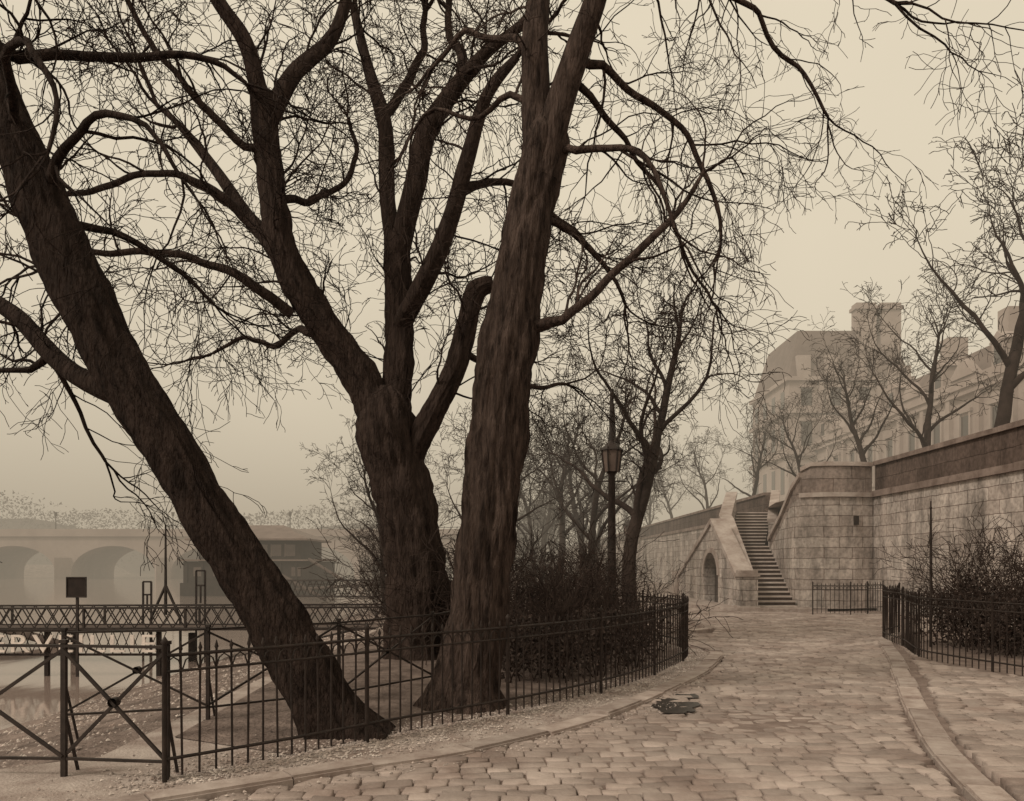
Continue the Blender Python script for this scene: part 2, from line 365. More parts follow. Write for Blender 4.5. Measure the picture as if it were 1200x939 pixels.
# shrubs ------------------------------------------------------------
def shrub(name, region, n, h, seed, leaves=0, leafh=.7, m=M_barkf):
    rng = random.Random(seed); M = MB(); Lf = MB()
    st = dict(rmin=.0045, wob=.28, trop=(.06,.02,0,0), max=3, dens=(5,4.5,3), ldens=3, r1=.02, len=1)
    for _ in range(n):
        x, y, z = region(rng); d = Vector((rng.uniform(-.45,.45), rng.uniform(-.45,.45), 1)).normalized()
        grow(M, Vector((x,y,z)), d, h*rng.uniform(.55,1.15), .012, 1, rng, st)
    e = empty(name)
    M.obj('stems', m, False, e, fix=False)
    for _ in range(leaves):
        x, y, z = region(rng); hh = leafh*rng.random()**.7*(.75+.5*noise.noise(Vector((x*1.2,y*1.2,seed))))
        p = Vector((x+rng.gauss(0,.08), y+rng.gauss(0,.08), z+hh)); a = rdir(rng)*.035; b = a.cross(rdir(rng)).normalized()*.02
        k = len(Lf.v); Lf.v += [tuple(p-a), tuple(p+b), tuple(p+a), tuple(p-b)]; Lf.f.append((k,k+1,k+2,k+3))
    if leaves: Lf.obj('leaves', M_leaf, False, e, fix=False)
    return e

FENCE = [(-2.46,5.74),(-1.75,6.45),(-1.0,7.3),(.37,8.75),(1.55,10.4),(2.55,12.4),(2.95,13.6),(3.05,14.6),(2.85,15.6),(2.3,16.6),(1.2,17.8),(-.5,19.0),(-2.4,19.6)]
FEN = [(p[0], p[1]) for p in resample([(a,b,0) for a,b in FENCE], .12)]
def inside(rng):
    y = rng.uniform(10.4, 17.5); xr = interp([(10.3,1.2),(12.4,2.3),(13.6,2.7),(14.6,2.8),(15.6,2.6),(16.6,2.1),(17.8,1.0)], y)-.15
    x0 = -.2 if y < 12 else -.9
    return (rng.uniform(x0, xr), y, .05)
shrub('garden_shrubs', inside, 150, 1.3, 4, 14000, .9)
shrub('garden_shrubs', lambda r: (r.uniform(.3,1.9), r.uniform(12.5,16.5), .05), 45, 1.9, 6)
shrub('garden_shrubs', lambda r: (r.uniform(-1.6,-.2), r.uniform(12.2,15.5), .05), 40, 2.0, 8)
shrub('evergreen_hedge', lambda r: (r.uniform(7.9,11.5), r.uniform(13.2,16), .05), 110, 1.75, 14, 18000, 1.4)
shrub('riverside_bush', lambda r: (r.uniform(-4.2,-3.2), r.uniform(22,27), -.3), 30, 2.4, 15)
shrub('background_thicket', lambda r: (r.uniform(-1.5,5.0), r.uniform(24,44), 0), 100, 2.2, 16)

# ---------------------------------------------------------------- ground, river
def gh(x, y):
    if x > -3.6: return 0
    if x > -9: return -1.22*((-3.6-x)/5.4)**1.0
    if x > -14: return -1.22-1.6*((-9-x)/5)
    if x > -95: return -2.82
    if x > -105: return -2.82+4.07*((-95-x)/10)
    return 1.25
G = MB()
xs = [-600,-400,-250,-160,-120,-105,-100,-95,-60,-30,-18,-14]+[-13+i*.35 for i in range(30)]+[-2,0,4,8,12,20,40,80,150,300,600]
ys = [-60,-20,-5,0,3]+[4+i*.4 for i in range(60)]+[30,35,42,50,60,80,100,140,200,300,500,900]
for y in ys:
    for x in xs:
        z = gh(x,y)
        if -13 < x < -3.2 and 3 < y < 45: z += .06*noise.noise(Vector((x*1.5,y*1.5,0)))+.03*noise.noise(Vector((x*4,y*4,3)))
        G.v.append((x,y,z))
nx = len(xs)
for j in range(len(ys)-1):
    for i in range(nx-1):
        a = j*nx+i; G.f.append((a,a+1,a+nx+1,a+nx))
G.obj('ground', M_bank, True)
W = MB(); W.poly([(-100,-60),(-7,-60),(-7,900),(-100,900)], -.92)
mw = bpy.data.materials.new('river_water'); mw.use_nodes = True
N = mw.node_tree.nodes; L = mw.node_tree.links; p = N['Principled BSDF']
p.inputs['Base Color'].default_value = sep(.20); p.inputs['Roughness'].default_value = .08; p.inputs['IOR'].default_value = 1.45
tc = N.new('ShaderNodeTexCoord'); mp = N.new('ShaderNodeMapping'); mp.inputs['Scale'].default_value = (1, .35, 1)
nn = N.new('ShaderNodeTexNoise'); nn.inputs['Scale'].default_value = 1.8; nn.inputs['Detail'].default_value = 4
bp = N.new('ShaderNodeBump'); bp.inputs['Strength'].default_value = .2; bp.inputs['Distance'].default_value = .03
L.new(tc.outputs['Object'], mp.inputs[0]); L.new(mp.outputs[0], nn.inputs['Vector']); L.new(nn.outputs['Fac'], bp.inputs['Height']); L.new(bp.outputs[0], p.inputs['Normal'])
W.obj('river_water', mw)

# road sheet, setts ------------------------------------------------
KL = [(-3.6,4.3),(-3.0,4.8),(-2.2,5.4),(-1.2,6.15),(-.28,6.85),(.95,8.35),(2.4,11.0),(3.2,12.9),(3.5,13.9),(3.45,14.7),(3.1,15.4)]
KL2 = [(3.0,18.2),(3.9,18.3),(4.5,18.8),(4.8,20),(5.0,24),(5.2,30),(5.4,60),(5.6,100)]
KR = [(2.3,2.5),(2.9,4.5),(3.5,6.5),(4.35,8.7),(5.27,10.9),(6.4,13.6),(7.2,15.6),(7.9,16.9),(9.0,18.0),(10.5,18.9),(12.2,19.4)]
xl = lambda y: interp([(4.3,-3.6),(4.8,-3.0),(5.4,-2.2),(6.15,-1.2),(6.85,-.28),(8.35,.95),(11,2.4),(12.9,3.2),(14.4,3.5),(15,3.2),(15.5,2.9),(17.9,2.8),(18.1,4.2),(18.8,4.5),(20,4.8),(24,5.0),(30,5.2),(60,5.4)], y)
xr = lambda y: interp([(2.5,2.3),(4.5,2.9),(6.5,3.5),(8.7,4.35),(10.9,5.27),(13.6,6.4),(15.6,7.2),(16.9,7.9),(18,9),(18.9,10.5),(19.4,12.2),(25.9,12.2),(26.0,7.2),(60,7.4)], y)
RD = MB()
RD.poly([(-6,1),(12.2,1),(12.2,140),(1.5,140),(1.5,18),(2.5,17),(-.5,7.4),(-3.6,5.2)], .004)
RD.obj('road', M_roadfar)
J = MB(); J.poly([(-6,1.2),(12.0,1.2),(12.0,27.2),(7.5,27.2),(7.5,34),(4.6,34),(4.6,18.5),(2.4,18),(2.4,12),(-.6,7.2),(-3.5,5.1)], .016)
J.obj('road_joints', M_joint)
und = lambda x,y: .04*noise.noise(Vector((x*.45,y*.45,7)))
def setts(M, y0, y1, fl, fr, z, rng, w=(.16,.27), h=.16):
    y = y0
    while y < y1:
        hh = h*rng.uniform(.88,1.14); x = fl(y+hh/2)+rng.uniform(0,.08)
        xe = fr(y+hh/2)
        while x < xe-.08:
            ww = rng.uniform(*w); 
            if x+ww > xe: ww = xe-x
            g = .005; bow = .22*math.sin(x*.55+y*.12)+.09*noise.noise(Vector((x*.8,y*.8,1)))
            zz = z+rng.uniform(-.005,.005)+und(x,y); ti = rng.uniform(-.006,.006); tj = rng.uniform(-.006,.006)
            j = lambda: rng.uniform(-.011,.011)
            b = len(M.v)
            cor = [(x+g+j(), y+g+j()), (x+ww-g+j(), y+g+j()), (x+ww-g+j(), y+hh-g+j()), (x+g+j(), y+hh-g+j())]
            cx = x+ww/2; cy = y+hh/2
            for zz2, k in ((z-.05,1),(zz+.012,1),(zz+.019,.86),(zz+.022,.40)):
                for i,(px,py) in enumerate(cor):
                    M.v.append((cx+(px-cx)*k, cy+(py-cy)*k+bow, zz2+(ti*(1 if i in(1,2) else -1)+tj*(1 if i>1 else -1) if zz2 > z-.04 else 0)))
            for r_ in range(3):
                for i in range(4):
                    i2 = (i+1)%4; q = b+r_*4; M.f.append((q+i,q+i2,q+4+i2,q+4+i))
            M.f.append((b+12,b+13,b+14,b+15))
            x += ww
        y += hh
S = MB(); setts(S, 3.6, 30, lambda y: xl(y-.1)+.15, lambda y: xr(y-.1)-.12, .018, R)
S.obj('cobblestones', M_sett, True, fix=False)
S2 = MB(); setts(S2, 4.2, 15.5, lambda y: xr(y)+.16, lambda y: max(xr(y)+.3, min(12, interp([(4,12),(9.8,12),(10,7.2),(11,6.95),(12.6,6.6),(13.5,6.8),(15,7.2)], y)-.1)), .065, R)
S2.obj('cobblestones', M_sett, True, fix=False)

def kerb(name, path, w=.24, h=.085, seed=1):
    rng = random.Random(seed); P = [Vector((a[0],a[1])) for a in resample([(x,y,0) for x,y in path], .1)]
    M = MB(); i = 0; 
    while i < len(P)-2:
        k = i; L = rng.uniform(.6,1.0); s = 0
        while k < len(P)-1 and s < L: s += (P[k+1]-P[k]).length; k += 1
        seg = P[i:k+1]
        if len(seg) >= 2:
            seg = [seg[0]+(seg[1]-seg[0]).normalized()*.006]+list(seg[1:-1])+[seg[-1]-(seg[-1]-seg[-2]).normalized()*.006]
            z = h+rng.uniform(-.015,.015); o = rng.uniform(-.02,.02)
            seg = [(q.x,q.y) for q in seg]
            M.ribbon(seg, -.05, z-.02, -w/2+o, w/2+o)
            M.ribbon(seg, z-.02, z, -w/2+.018+o, w/2-.018+o)
        i = k
    return M.obj(name, M_kerb)
kerb('kerb', KL, seed=1); kerb('kerb', KL2, seed=2); kerb('kerb', KR, seed=3)
PV = MB(); PV.poly(KL+[(2.6,16.4),(1.5,18.2),(-.5,19.6),(-3.2,20),(-3.4,12),(-3.3,6.5),(-4.6,5.6)], .05)
PV.obj('pavement', M_path)
GD = MB(); GD.poly([(p[0]-.05,p[1]+.1) for p in FENCE[1:]]+[(-3.1,19.5),(-3.2,12),(-3.0,7.2)], .058)
GD.obj('garden_bed', M_earth)
PR = MB(); PR.poly(KR+[(12.2,2.5)], .05); PR.obj('pavement', M_joint)
PB = MB()
def pebble(x, y, z, s):
    b = len(PB.v); j = lambda: R.uniform(.6,1.2)*s
    PB.v += [(x+j(),y,z),(x,y+j(),z),(x-j(),y,z),(x,y-j(),z),(x,y,z+j()*.8)]
    PB.f += [(b,b+1,b+4),(b+1,b+2,b+4),(b+2,b+3,b+4),(b+3,b,b+4)]
for _ in range(9000):
    t = R.random()**.7; k = int((1-t)*(len(FEN)-1)*.72); q = FEN[k]; pebble(q[0]+R.gauss(0,.25), q[1]+R.gauss(0,.28), .055, R.uniform(.006,.02))
for _ in range(6000):
    x = R.uniform(-8.4,-3); y = R.uniform(5,20); pebble(x, y, gh(x,y)+.0, R.uniform(.01,.035))
for _ in range(2500):
    y = R.uniform(4.5,9); pebble(xl(y)+R.uniform(-1.2,.6), y, .05, R.uniform(.004,.012))
PB.obj('gravel', M_peb, False, fix=False)
mpud = mat('wet_mud', .010, .022, 9, rough=.3, bump=.2, bscale=14, dist=.01, spec=.12)
def puddle(cx, cy, ax, ay, sd, dz):
    PU = MB(); pp = []
    for i in range(40):
        a = i/40*2*math.pi; r = 1+.5*noise.noise(Vector((math.cos(a)*1.6,math.sin(a)*1.6,sd)))+.25*noise.noise(Vector((math.cos(a)*5,math.sin(a)*5,sd)))
        pp.append((cx+ax*r*math.cos(a)+.2*ax*math.sin(a), cy+ay*r*math.sin(a)))
    PU.poly(pp, .018+.0225+und(cx,cy)+dz); PU.obj('puddle', mpud)
puddle(1.78, 8.80, .24, .42, 2, .004)
puddle(2.05, 9.5, .16, .18, 8, -.001)

# ---------------------------------------------------------------- fences
def bar_fence(name, path, h, sp=.125, z0=.05, seed=0, post=14):
    P = [Vector((a,b,0)) for a,b in path]; M = MB(); rng = random.Random(seed)
    acc = [0]
    for a,b in zip(P,P[1:]): acc.append(acc[-1]+(b-a).length)
    def at(s):
        for i in range(len(P)-1):
            if s <= acc[i+1]: return P[i].lerp(P[i+1], (s-acc[i])/(acc[i+1]-acc[i]))
        return P[-1]
    n = int(acc[-1]/sp); Q = [at(i*acc[-1]/n) for i in range(n+1)]
    for zz, r in ((h-.085,.014),(h-.20,.011),(.16,.013)):
        M.tube([q+Vector((0,0,z0+zz)) for q in Q], [r]*len(Q), 6)
    for i, q in enumerate(Q):
        j = Vector((rng.uniform(-.010,.010), rng.uniform(-.010,.010), 0))
        if i % post == 0:
            M.tube([q+Vector((0,0,-.1)), q+Vector((0,0,z0+h)), q+Vector((0,0,z0+h+.015)), q+Vector((0,0,z0+h+.05))], [.019,.019,.028,.006], 8)
        else:
            M.tube([q+Vector((0,0,z0+.03)), q+j+Vector((0,0,z0+h-.06)), q+j+Vector((0,0,z0+h-.045)), q+j+Vector((0,0,z0+h+rng.uniform(-.01,.015)))], [.009,.009,.016,.003], 5)
        if i < len(Q)-1:
            m = (q+Q[i+1])*.5; zt = z0+h-.20
            M.tube([q+Vector((0,0,zt-.0)), q.lerp(m,.4)+Vector((0,0,zt+.075)), m+Vector((0,0,zt+.1)), q.lerp(Q[i+1],.8)+Vector((0,0,zt+.075)), Q[i+1]+Vector((0,0,zt))], [.006]*5, 4)
    return M.obj(name, M_iron, True, fix=False)
def brace_fence(name, pts, h=.98, z0=.0, w=.022, pw=.036):
    M = MB()
    for i, (x,y) in enumerate(pts):
        z = z0
        M.beam((x,y,z-.4),(x,y,z+h+.02), pw)
        M.beam((x,y+.32,z-.3),(x,y,z+h*.55), .018)
        M.box(x-pw*.7,x+pw*.7,y-pw*.7,y+pw*.7,z+h+.02,z+h+.045)
    for (a,b),(c,d) in zip(pts,pts[1:]):
        za = zb = z0
        M.beam((a,b,za+h),(c,d,zb+h), .032,.020); M.beam((a,b,za+.18),(c,d,zb+.18), .024,.020)
        M.beam((a,b+.004,za+.2),(c,d+.004,zb+h-.02), w); M.beam((a,b-.024,za+h-.02),(c,d-.024,zb+.2), w)
        m = ((a+c)/2,(b+d)/2,(za+zb)/2+h/2+.1)
        M.tube([Vector((m[0],m[1]-.045,m[2])),Vector((m[0],m[1]+.02,m[2]))],[.035,.035],10,cap=True)
    return M.obj(name, M_iron)
bar_fence('garden_fence', FEN, .98, seed=2)
RF = resample([(8.6,18.0,0),(7.6,16.6,0),(7.15,14.8,0),(6.62,13.2,0),(6.6,12.4,0),(6.9,10.9,0),(7.2,9.8,0),(8.5,9.2,0),(12,9.0,0)], .15)
bar_fence('garden_fence', [(a,b) for a,b,_ in RF], 1.08, seed=5)
bar_fence('garden_fence', [(9.2,24.8),(10.0,24.6),(10.9,24.8),(11.2,25.6),(11.9,26.0)], .95, seed=6, post=9)
brace_fence('braced_railing', [(-5.8,6.0),(-4.4,5.95),(-3.26,5.9),(-2.47,5.80)], h=1.0)
brace_fence('braced_railing', [(-4.2,7.6),(-3.0,8.0),(-1.9,8.9),(-1.0,10.2),(-.6,11.8)], h=.95, z0=0, w=.02, pw=.034)

# ---------------------------------------------------------------- quay wall
qw = empty('quay_wall')
main = [(12.3,27.6),(12.3,-10)]
A = MB(); A.ribbon(main, -.3, 3.85, 0, .8); A.ribbon([(12.3,200),(12.3,39.5)], -.3, 3.85, 0, .8); A.ribbon([(12.35,39.5),(12.35,27.6)], -.3, 3.98, 0, .8)
A.obj('wall_face', M_stone, parent=qw)
A = MB(); A.ribbon(main, 4.05, 4.92, .06, .5); A.ribbon([(12.3,200),(12.3,39.5)], 4.05, 4.92, .06, .5); A.obj('parapet', M_parapet, parent=qw)
A = MB()
for z0,z1,a,b in ((3.85,4.05,-.09,.6),(4.92,5.06,-.02,.56)):
    for pth in (main, [(12.3,200),(12.3,39.5)]):
        y = pth[0][1]
        while y > pth[1][1]:
            y2 = max(pth[1][1], y-R.uniform(1.3,1.7)); A.box(12.3+a, 12.3+b, y2+.004, y-.004, z0, z1+R.uniform(-.006,.006)); y = y2
A.obj('coping', mat('weathered_coping', .10, .22, 1.6, bump=.4, bscale=14), parent=qw)
UQ = MB(); UQ.box(12.9, 420, -30, 600, 3.2, 4.0); UQ.obj('upper_quay_road', M_path)

st = empty('quay_staircase')
A = MB()
arc = [(12.29,27.6),(11.6,27.42),(11.0,27.38),(10.5,27.42),(10.15,27.58),(9.9,27.85)]
side = [(9.9,27.85),(9.78,28.3),(10.05,30.3),(10.45,33.0)]
A.ribbon(arc, -.3, 3.85, -.6, 0); A.ribbon(side, -.3, [3.85,3.7,2.95,2.1], -.5, 0)
A.obj('bastion_wall', M_stone, parent=st)
A = MB(); A.ribbon(arc, 4.0, [4.9]*5+[4.75], -.5, -.05); A.ribbon(side, [3.85,3.7,2.95,2.1], [4.55,4.15,3.3,2.5], -.45, -.03)
A.obj('bastion_parapet', brickmat('bastion_parapet_stone', .30, .22, .12, 1.3, .5), parent=st)
A = MB(); A.ribbon(arc, 3.85, 4.0, -.6, .09); A.ribbon(arc, [4.9]*5+[4.75], [5.04]*5+[4.89], -.55, .02)
A.ribbon(side, [4.55,4.15,3.3,2.5], [4.72,4.32,3.47,2.67], -.5, .06)
A.obj('bastion_coping', M_coping, parent=st)
A = MB(); A.poly([(12.6,27.6),(11,27.6),(10.2,28),(10.4,32),(11.2,36),(12.9,40)], 3.99); A.obj('landing_floor', M_step, parent=st)
A = MB()
Lx = lambda y: interp([(27.6,8.28),(33,9.0),(34,9.15),(38.5,10.7)], y)
Rx = lambda y: interp([(27.6,9.72),(33,10.4),(34,10.6),(38.5,12.3)], y)
def step(y0,y1,z):
    b = len(A.v)
    for zz in (-.2, z): A.v.extend([(Lx(y0),y0,zz),(Rx(y0),y0,zz),(Rx(y1),y1,zz),(Lx(y1),y1,zz)])
    A.f.extend([(b,b+3,b+2,b+1),(b+4,b+5,b+6,b+7),(b,b+1,b+5,b+4),(b+1,b+2,b+6,b+5),(b+2,b+3,b+7,b+6),(b+3,b,b+4,b+7)])
n1 = 15
NO = MB()
for i in range(n1):
    y0 = 27.6+i*5.4/n1; z = 2.3*(i+1)/n1; step(y0, y0+5.4/n1-.001, z-.05)
    NO.prism([(Lx(y0),y0-.04,z-.05),(Rx(y0),y0-.04,z-.05),(Rx(y0),y0+.36,z-.05),(Lx(y0),y0+.36,z-.05)],(0,0,.05))
step(33,34,2.3)
for i in range(11):
    y0 = 34+i*4.5/11; z = 2.3+1.7*(i+1)/11; step(y0, y0+4.5/11-.001, z-.05)
    NO.prism([(Lx(y0),y0-.04,z-.05),(Rx(y0),y0-.04,z-.05),(Rx(y0),y0+.4,z-.05),(Lx(y0),y0+.4,z-.05)],(0,0,.05))
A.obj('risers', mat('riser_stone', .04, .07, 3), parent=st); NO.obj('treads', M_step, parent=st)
lp = [(8.28,27.75),(8.98,33.0),(9.15,34.0),(10.65,38.5)]
A = MB(); A.ribbon(lp, -.2, [1.0,3.25,3.45,4.85], 0, .38); A.ribbon([(10.62,33.6),(12.3,38.3)], [2.2,3.9], [3.3,4.9], -.3, 0)
A.obj('stair_wall', M_stone, parent=st)
A = MB(); A.ribbon(lp, [1.0,3.25,3.45,4.85], [1.18,3.43,3.63,5.0], -.05, .46); A.ribbon([(10.62,33.6),(12.3,38.3)], [3.3,4.9],[3.45,5.05], -.35, .05)
A.obj('stair_coping', M_coping, parent=st)
A = MB(); A.box(7.72,8.3,27.35,27.95,-.1,1.15); A.obj('newel_pier', M_stone, parent=st)
A = MB(); A.box(7.66,8.36,27.29,28.01,1.15,1.27); A.box(7.72,8.30,27.35,27.95,1.27,1.36); A.box(7.66,8.36,27.29,28.01,-.1,.16); A.obj('newel_cap', M_coping, parent=st)
X0 = 7.8
ya, yb, zs = 30.7, 32.9, 1.15; ym = (ya+yb)/2; rr = (yb-ya)/2
archp = [(X0, ym-rr*math.cos(t*math.pi/12), zs+rr*.8*math.sin(t*math.pi/12)) for t in range(13)]
A = MB()
pkz = 3.15
A.prism([(X0,27.95,-.2),(X0,27.95,1.0),(X0,ya,1.0+(pkz-1.0)*(ya-27.95)/(31.6-27.95)),(X0,ya,-.2)], (.5,0,0))
A.prism([(X0,yb,-.2),(X0,yb,pkz-(pkz-.9)*(yb-31.6)/(38-31.6)),(X0,38,.9),(X0,38,-.2)], (.5,0,0))
A.prism([(X0,ya,zs)]+archp[1:-1]+[(X0,yb,zs),(X0,yb,pkz-(pkz-.9)*(yb-31.6)/6.4),(X0,31.6,pkz),(X0,ya,1.0+(pkz-1.0)*(ya-27.95)/3.65)], (.5,0,0))
A.obj('outer_face', M_stone, parent=st)
A = MB(); A.box(8.22,8.4,ya-.2,yb+.2,-.2,2.4); A.obj('vault_door', M_glass, parent=st)
A = MB()
for i in range(12):
    a = archp[i]; b = archp[i+1]; c = Vector((X0,ym,zs)); ou = lambda q: tuple(c+(Vector(q)-c)*1.22)
    A.prism([a,b,ou(b),ou(a)], (-.05,0,0))
A.ribbon([(X0,27.95),(X0,31.6),(X0,38)], [1.0,pkz,.9],[1.2,pkz+.2,1.1], -.55,.08)
A.box(7.6,8.36,37.9,38.5,-.1,1.25)
A.obj('outer_coping', M_coping, parent=st)
A = MB(); A.box(X0+.5, 9.0, 33.5, 38, -.1, .9); A.obj('rear_flight', M_step, parent=st)
A = MB(); A.ribbon([(6.7,40),(6.7,29),(7.2,27.2),(8.4,26.5),(10.2,26.5)], -.05, .14, -.3, 0); A.obj('kerb', M_kerb)
A = MB(); A.poly([(6.8,40),(6.8,29),(7.3,27.3),(8.4,26.65),(10.4,26.65),(12.29,27.3),(12.29,28),(7.9,28),(7.9,40)], .10); A.obj('pavement', M_path)
A = MB(); A.box(11.55,11.7,27.33,27.46,2.9,3.2); A.obj('wall_vent', M_iron)
A = MB(); A.box(6.95,7.25,9.2,9.6,0,.42); A.box(6.98,7.22,9.23,9.57,.42,.46); A.obj('stone_bollard', M_step)

# ---------------------------------------------------------------- lamps, poles, signs
def lamp(x, y, hl, top, s=1.0, z=0):
    e = empty('street_lamp', (0,0,0)); M = MB(); V = Vector
    M.tube([V((x,y,z-.1)),V((x,y,z+.5)),V((x,y,z+.55)),V((x,y,z+.9)),V((x,y,z+1)),V((x,y,z+hl-.35*s)),V((x,y,z+hl-.3*s))],
           [.17*s,.15*s,.19*s,.13*s,.11*s,.08*s,.12*s], 10)
    if top: M.tube([V((x,y,z+hl+.4*s)),V((x,y,z+top))],[.07*s,.04*s],8)
    M.beam((x-.35*s,y,z+hl-.5*s),(x+.35*s,y,z+hl-.5*s),.03*s)
    M.obj('post', M_iron, True, e, fix=False)
    L_ = MB()
    L_.tube([V((x,y,z+hl-.28*s)),V((x,y,z+hl+.22*s))],[.17*s,.23*s],6)
    L_.obj('lantern_glass', M_lamp, False, e)
    C = MB(); C.tube([V((x,y,z+hl+.22*s)),V((x,y,z+hl+.25*s)),V((x,y,z+hl+.34*s)),V((x,y,z+hl+.42*s)),V((x,y,z+hl+.5*s))],[.28*s,.27*s,.16*s,.09*s,.03*s],6, cap=True)
    for k in range(6):
        a = k*math.pi/3; C.beam((x+.175*s*math.cos(a),y+.175*s*math.sin(a),z+hl-.28*s),(x+.235*s*math.cos(a),y+.235*s*math.sin(a),z+hl+.22*s),.04*s)
    C.obj('lantern_cap', M_iron, False, e)
lamp(2.46, 20, 4.15, 5.9, 1.05)
lamp(5.6, 39, 3.2, None, 1.0)
A = MB(); A.tube([Vector((7.75,15.0,0)),Vector((7.75,15.0,1.9)),Vector((7.75,15.0,2.75))],[.03,.027,.016],6); A.tube([Vector((7.75,15,2.6)),Vector((7.75,15,2.63)),Vector((7.75,15,2.66))],[.01,.03,.01],6); A.obj('iron_pole', M_iron)

def sign_post(x, y, z0, zt, w, h):
    e = empty('river_sign'); A = MB(); A.beam((x,y,z0),(x,y,zt),.05); A.obj('post', M_iron, parent=e)
    A = MB(); A.box(x-w/2,x+w/2,y-.05,y-.028,zt-h,zt+.02); A.obj('board', M_boat, parent=e)
    A = MB(); 
    for a,b,c,d in ((-w/2-.02,-w/2,zt-h,zt+.02),(w/2,w/2+.02,zt-h,zt+.02),(-w/2-.02,w/2+.02,zt+.02,zt+.05),(-w/2-.02,w/2+.02,zt-h-.03,zt-h)):
        A.box(x+a,x+b,y-.065,y-.02,c,d)
    A.obj('frame', M_iron, parent=e)
sign_post(-9.65,18,-1.6,1.25,.4,.38)
def frame_post(x,y,z0,zt,w,h):
    e = empty('mooring_frame'); A = MB()
    A.beam((x-w/2,y,z0),(x-w/2,y,zt),.045); A.beam((x+w/2,y,z0),(x+w/2,y,zt),.045); A.beam((x-w/2,y,zt),(x+w/2,y,zt),.045); A.beam((x-w/2,y,zt-h),(x+w/2,y,zt-h),.045)
    A.beam((x,y,zt-h),(x,y,zt-h*2.2),.04); A.obj('frame', M_iron, parent=e)
frame_post(-9.9,22,-1.6,1.1,.22,.35); frame_post(-8.45,22,-1.6,1.4,.24,.4)
A = MB(); x,y = -9.4,22
A.tube([Vector((x,y,.2)),Vector((x,y,1.2)),Vector((x,y,2.65))],[.05,.04,.025],6)
A.tube([Vector((x,y,1.0)),Vector((x-.18,y,.6)),Vector((x-.4,y,.1)),Vector((x-.4,y,-1.6))],[.04]*4,6); A.tube([Vector((x,y,1.0)),Vector((x+.18,y,.6)),Vector((x+.4,y,.1)),Vector((x+.4,y,-1.6))],[.04]*4,6)
A.obj('mooring_mast', M_iron, True)

gw = empty('lattice_gangway'); A = MB(); D = MB()
for (ax,ay,az),(bx,by,bz) in (((-24,21.6,-.15),(-2.8,19.6,.02)),((-24,22.9,-.15),(-3.0,20.9,.02))):
    hh = .52; n = 64
    a = Vector((ax,ay,az)); b = Vector((bx,by,bz)); up = Vector((0,0,hh))
    A.beam(a+up,b+up,.07,.05); A.beam(a,b,.07,.06)
    for i in range(n):
        p = a.lerp(b,i/n); q = a.lerp(b,(i+1)/n); A.beam(p,q+up,.022); A.beam(p+up+Vector((0,.024,0)),q+Vector((0,.024,0)),.022)
        if i % 8 == 0: A.beam(p,p+up,.05)
D.prism([(-24,21.7,-.2),(-2.8,19.7,-.03),(-3,20.85,-.03),(-24,22.85,-.2)],(0,0,.05))
for x in (-20,-15.5,-11.5,-8.3):
    A.beam((x,21.0-(x+8)*.09,-3),(x,21.0-(x+8)*.09,-.2),.14)
A.obj('lattice', M_iron, parent=gw); D.obj('deck', M_wood, parent=gw)
g2 = empty('lattice_gangway'); A = MB(); a = Vector((-12,40,.0)); b = Vector((-5.2,36,.1)); up = Vector((0,0,.75))
A.beam(a,b,.09); A.beam(a+up,b+up,.09)
for i in range(20):
    p = a.lerp(b,i/20); q = a.lerp(b,(i+1)/20); A.beam(p,q+up,.035); A.beam(p+up+Vector((0,.04,0)),q+Vector((0,.04,0)),.035)
A.obj('lattice', M_iron, parent=g2)
sg = empty('lettered_sign'); A = MB(); 
A.beam((-13.6,18.04,.1),(-7.7,18.04,.1),.05); A.beam((-13.6,18.04,-.43),(-7.7,18.04,-.43),.05)
for i in range(29):
    x = -13.5+i*.2; A.beam((x,18.06,-.42),(x+.2,18.06,.08),.015); A.beam((x+.2,18.085,-.42),(x,18.085,.08),.015)
for x in (-13,-10.4,-7.9): A.beam((x,18.14,-2.2),(x,18.14,.1),.09)
A.obj('lattice_board', M_boat, parent=sg)
tcv = bpy.data.curves.new('letters_c','FONT'); tcv.body = 'AUBERVEILLIE'; tcv.size = .56; tcv.extrude = .02; tcv.space_character = 1.15
to = bpy.data.objects.new('tmp', tcv); COL.objects.link(to); bpy.context.view_layer.update()
me = bpy.data.meshes.new_from_object(to.evaluated_get(bpy.context.evaluated_depsgraph_get())); bpy.data.objects.remove(to)
lo = bpy.data.objects.new('letters', me); me.materials.append(M_white); COL.objects.link(lo); lo.parent = sg; lo.rotation_euler = (math.pi/2,0,0); lo.location = (-13.3,17.985,-.37)
wd = max(v.co.x for v in me.vertices); lo.scale = (5.4/wd,1,1)
pb = empty('houseboat'); A = MB()
x0,x1,y0,y1 = -25.4,-15.3,62,70
A.box(x0,x1,y0,y1,-1.3,.1); A.box(x0+.2,x1-.0,y0+.15,y1,.1,1.75)
A.box(x0+1.2,x1-1.0,y0+.6,y1-.6,1.75,3.35)
for i in range(9):
    xx = x0+.4+i*1.2; A.box(xx,xx+.12,y0+.06,y0+.15,.1,1.75)
A.obj('hull_and_walls', M_boat, parent=pb)
A = MB(); A.box(x0-.1,x1+.15,y0-.1,y1+.1,1.78,1.9); 
c0,c1,d0,d1 = x0+.4,x1-.3,y0-.1,y1+.1
A.box(c0,c1,d0,d1,3.36,3.5)
b = len(A.v); A.v += [(c0,d0,3.5),(c1,d0,3.5),(c1,d1,3.5),(c0,d1,3.5),(c0+3,66,4.7),(c1-3,66,4.7)]; A.f += [(b,b+1,b+5,b+4),(b+1,b+2,b+5),(b+2,b+3,b+4,b+5),(b+3,b,b+4)]
A.obj('roof', M_roofz, parent=pb)
A = MB(); Wn = MB()
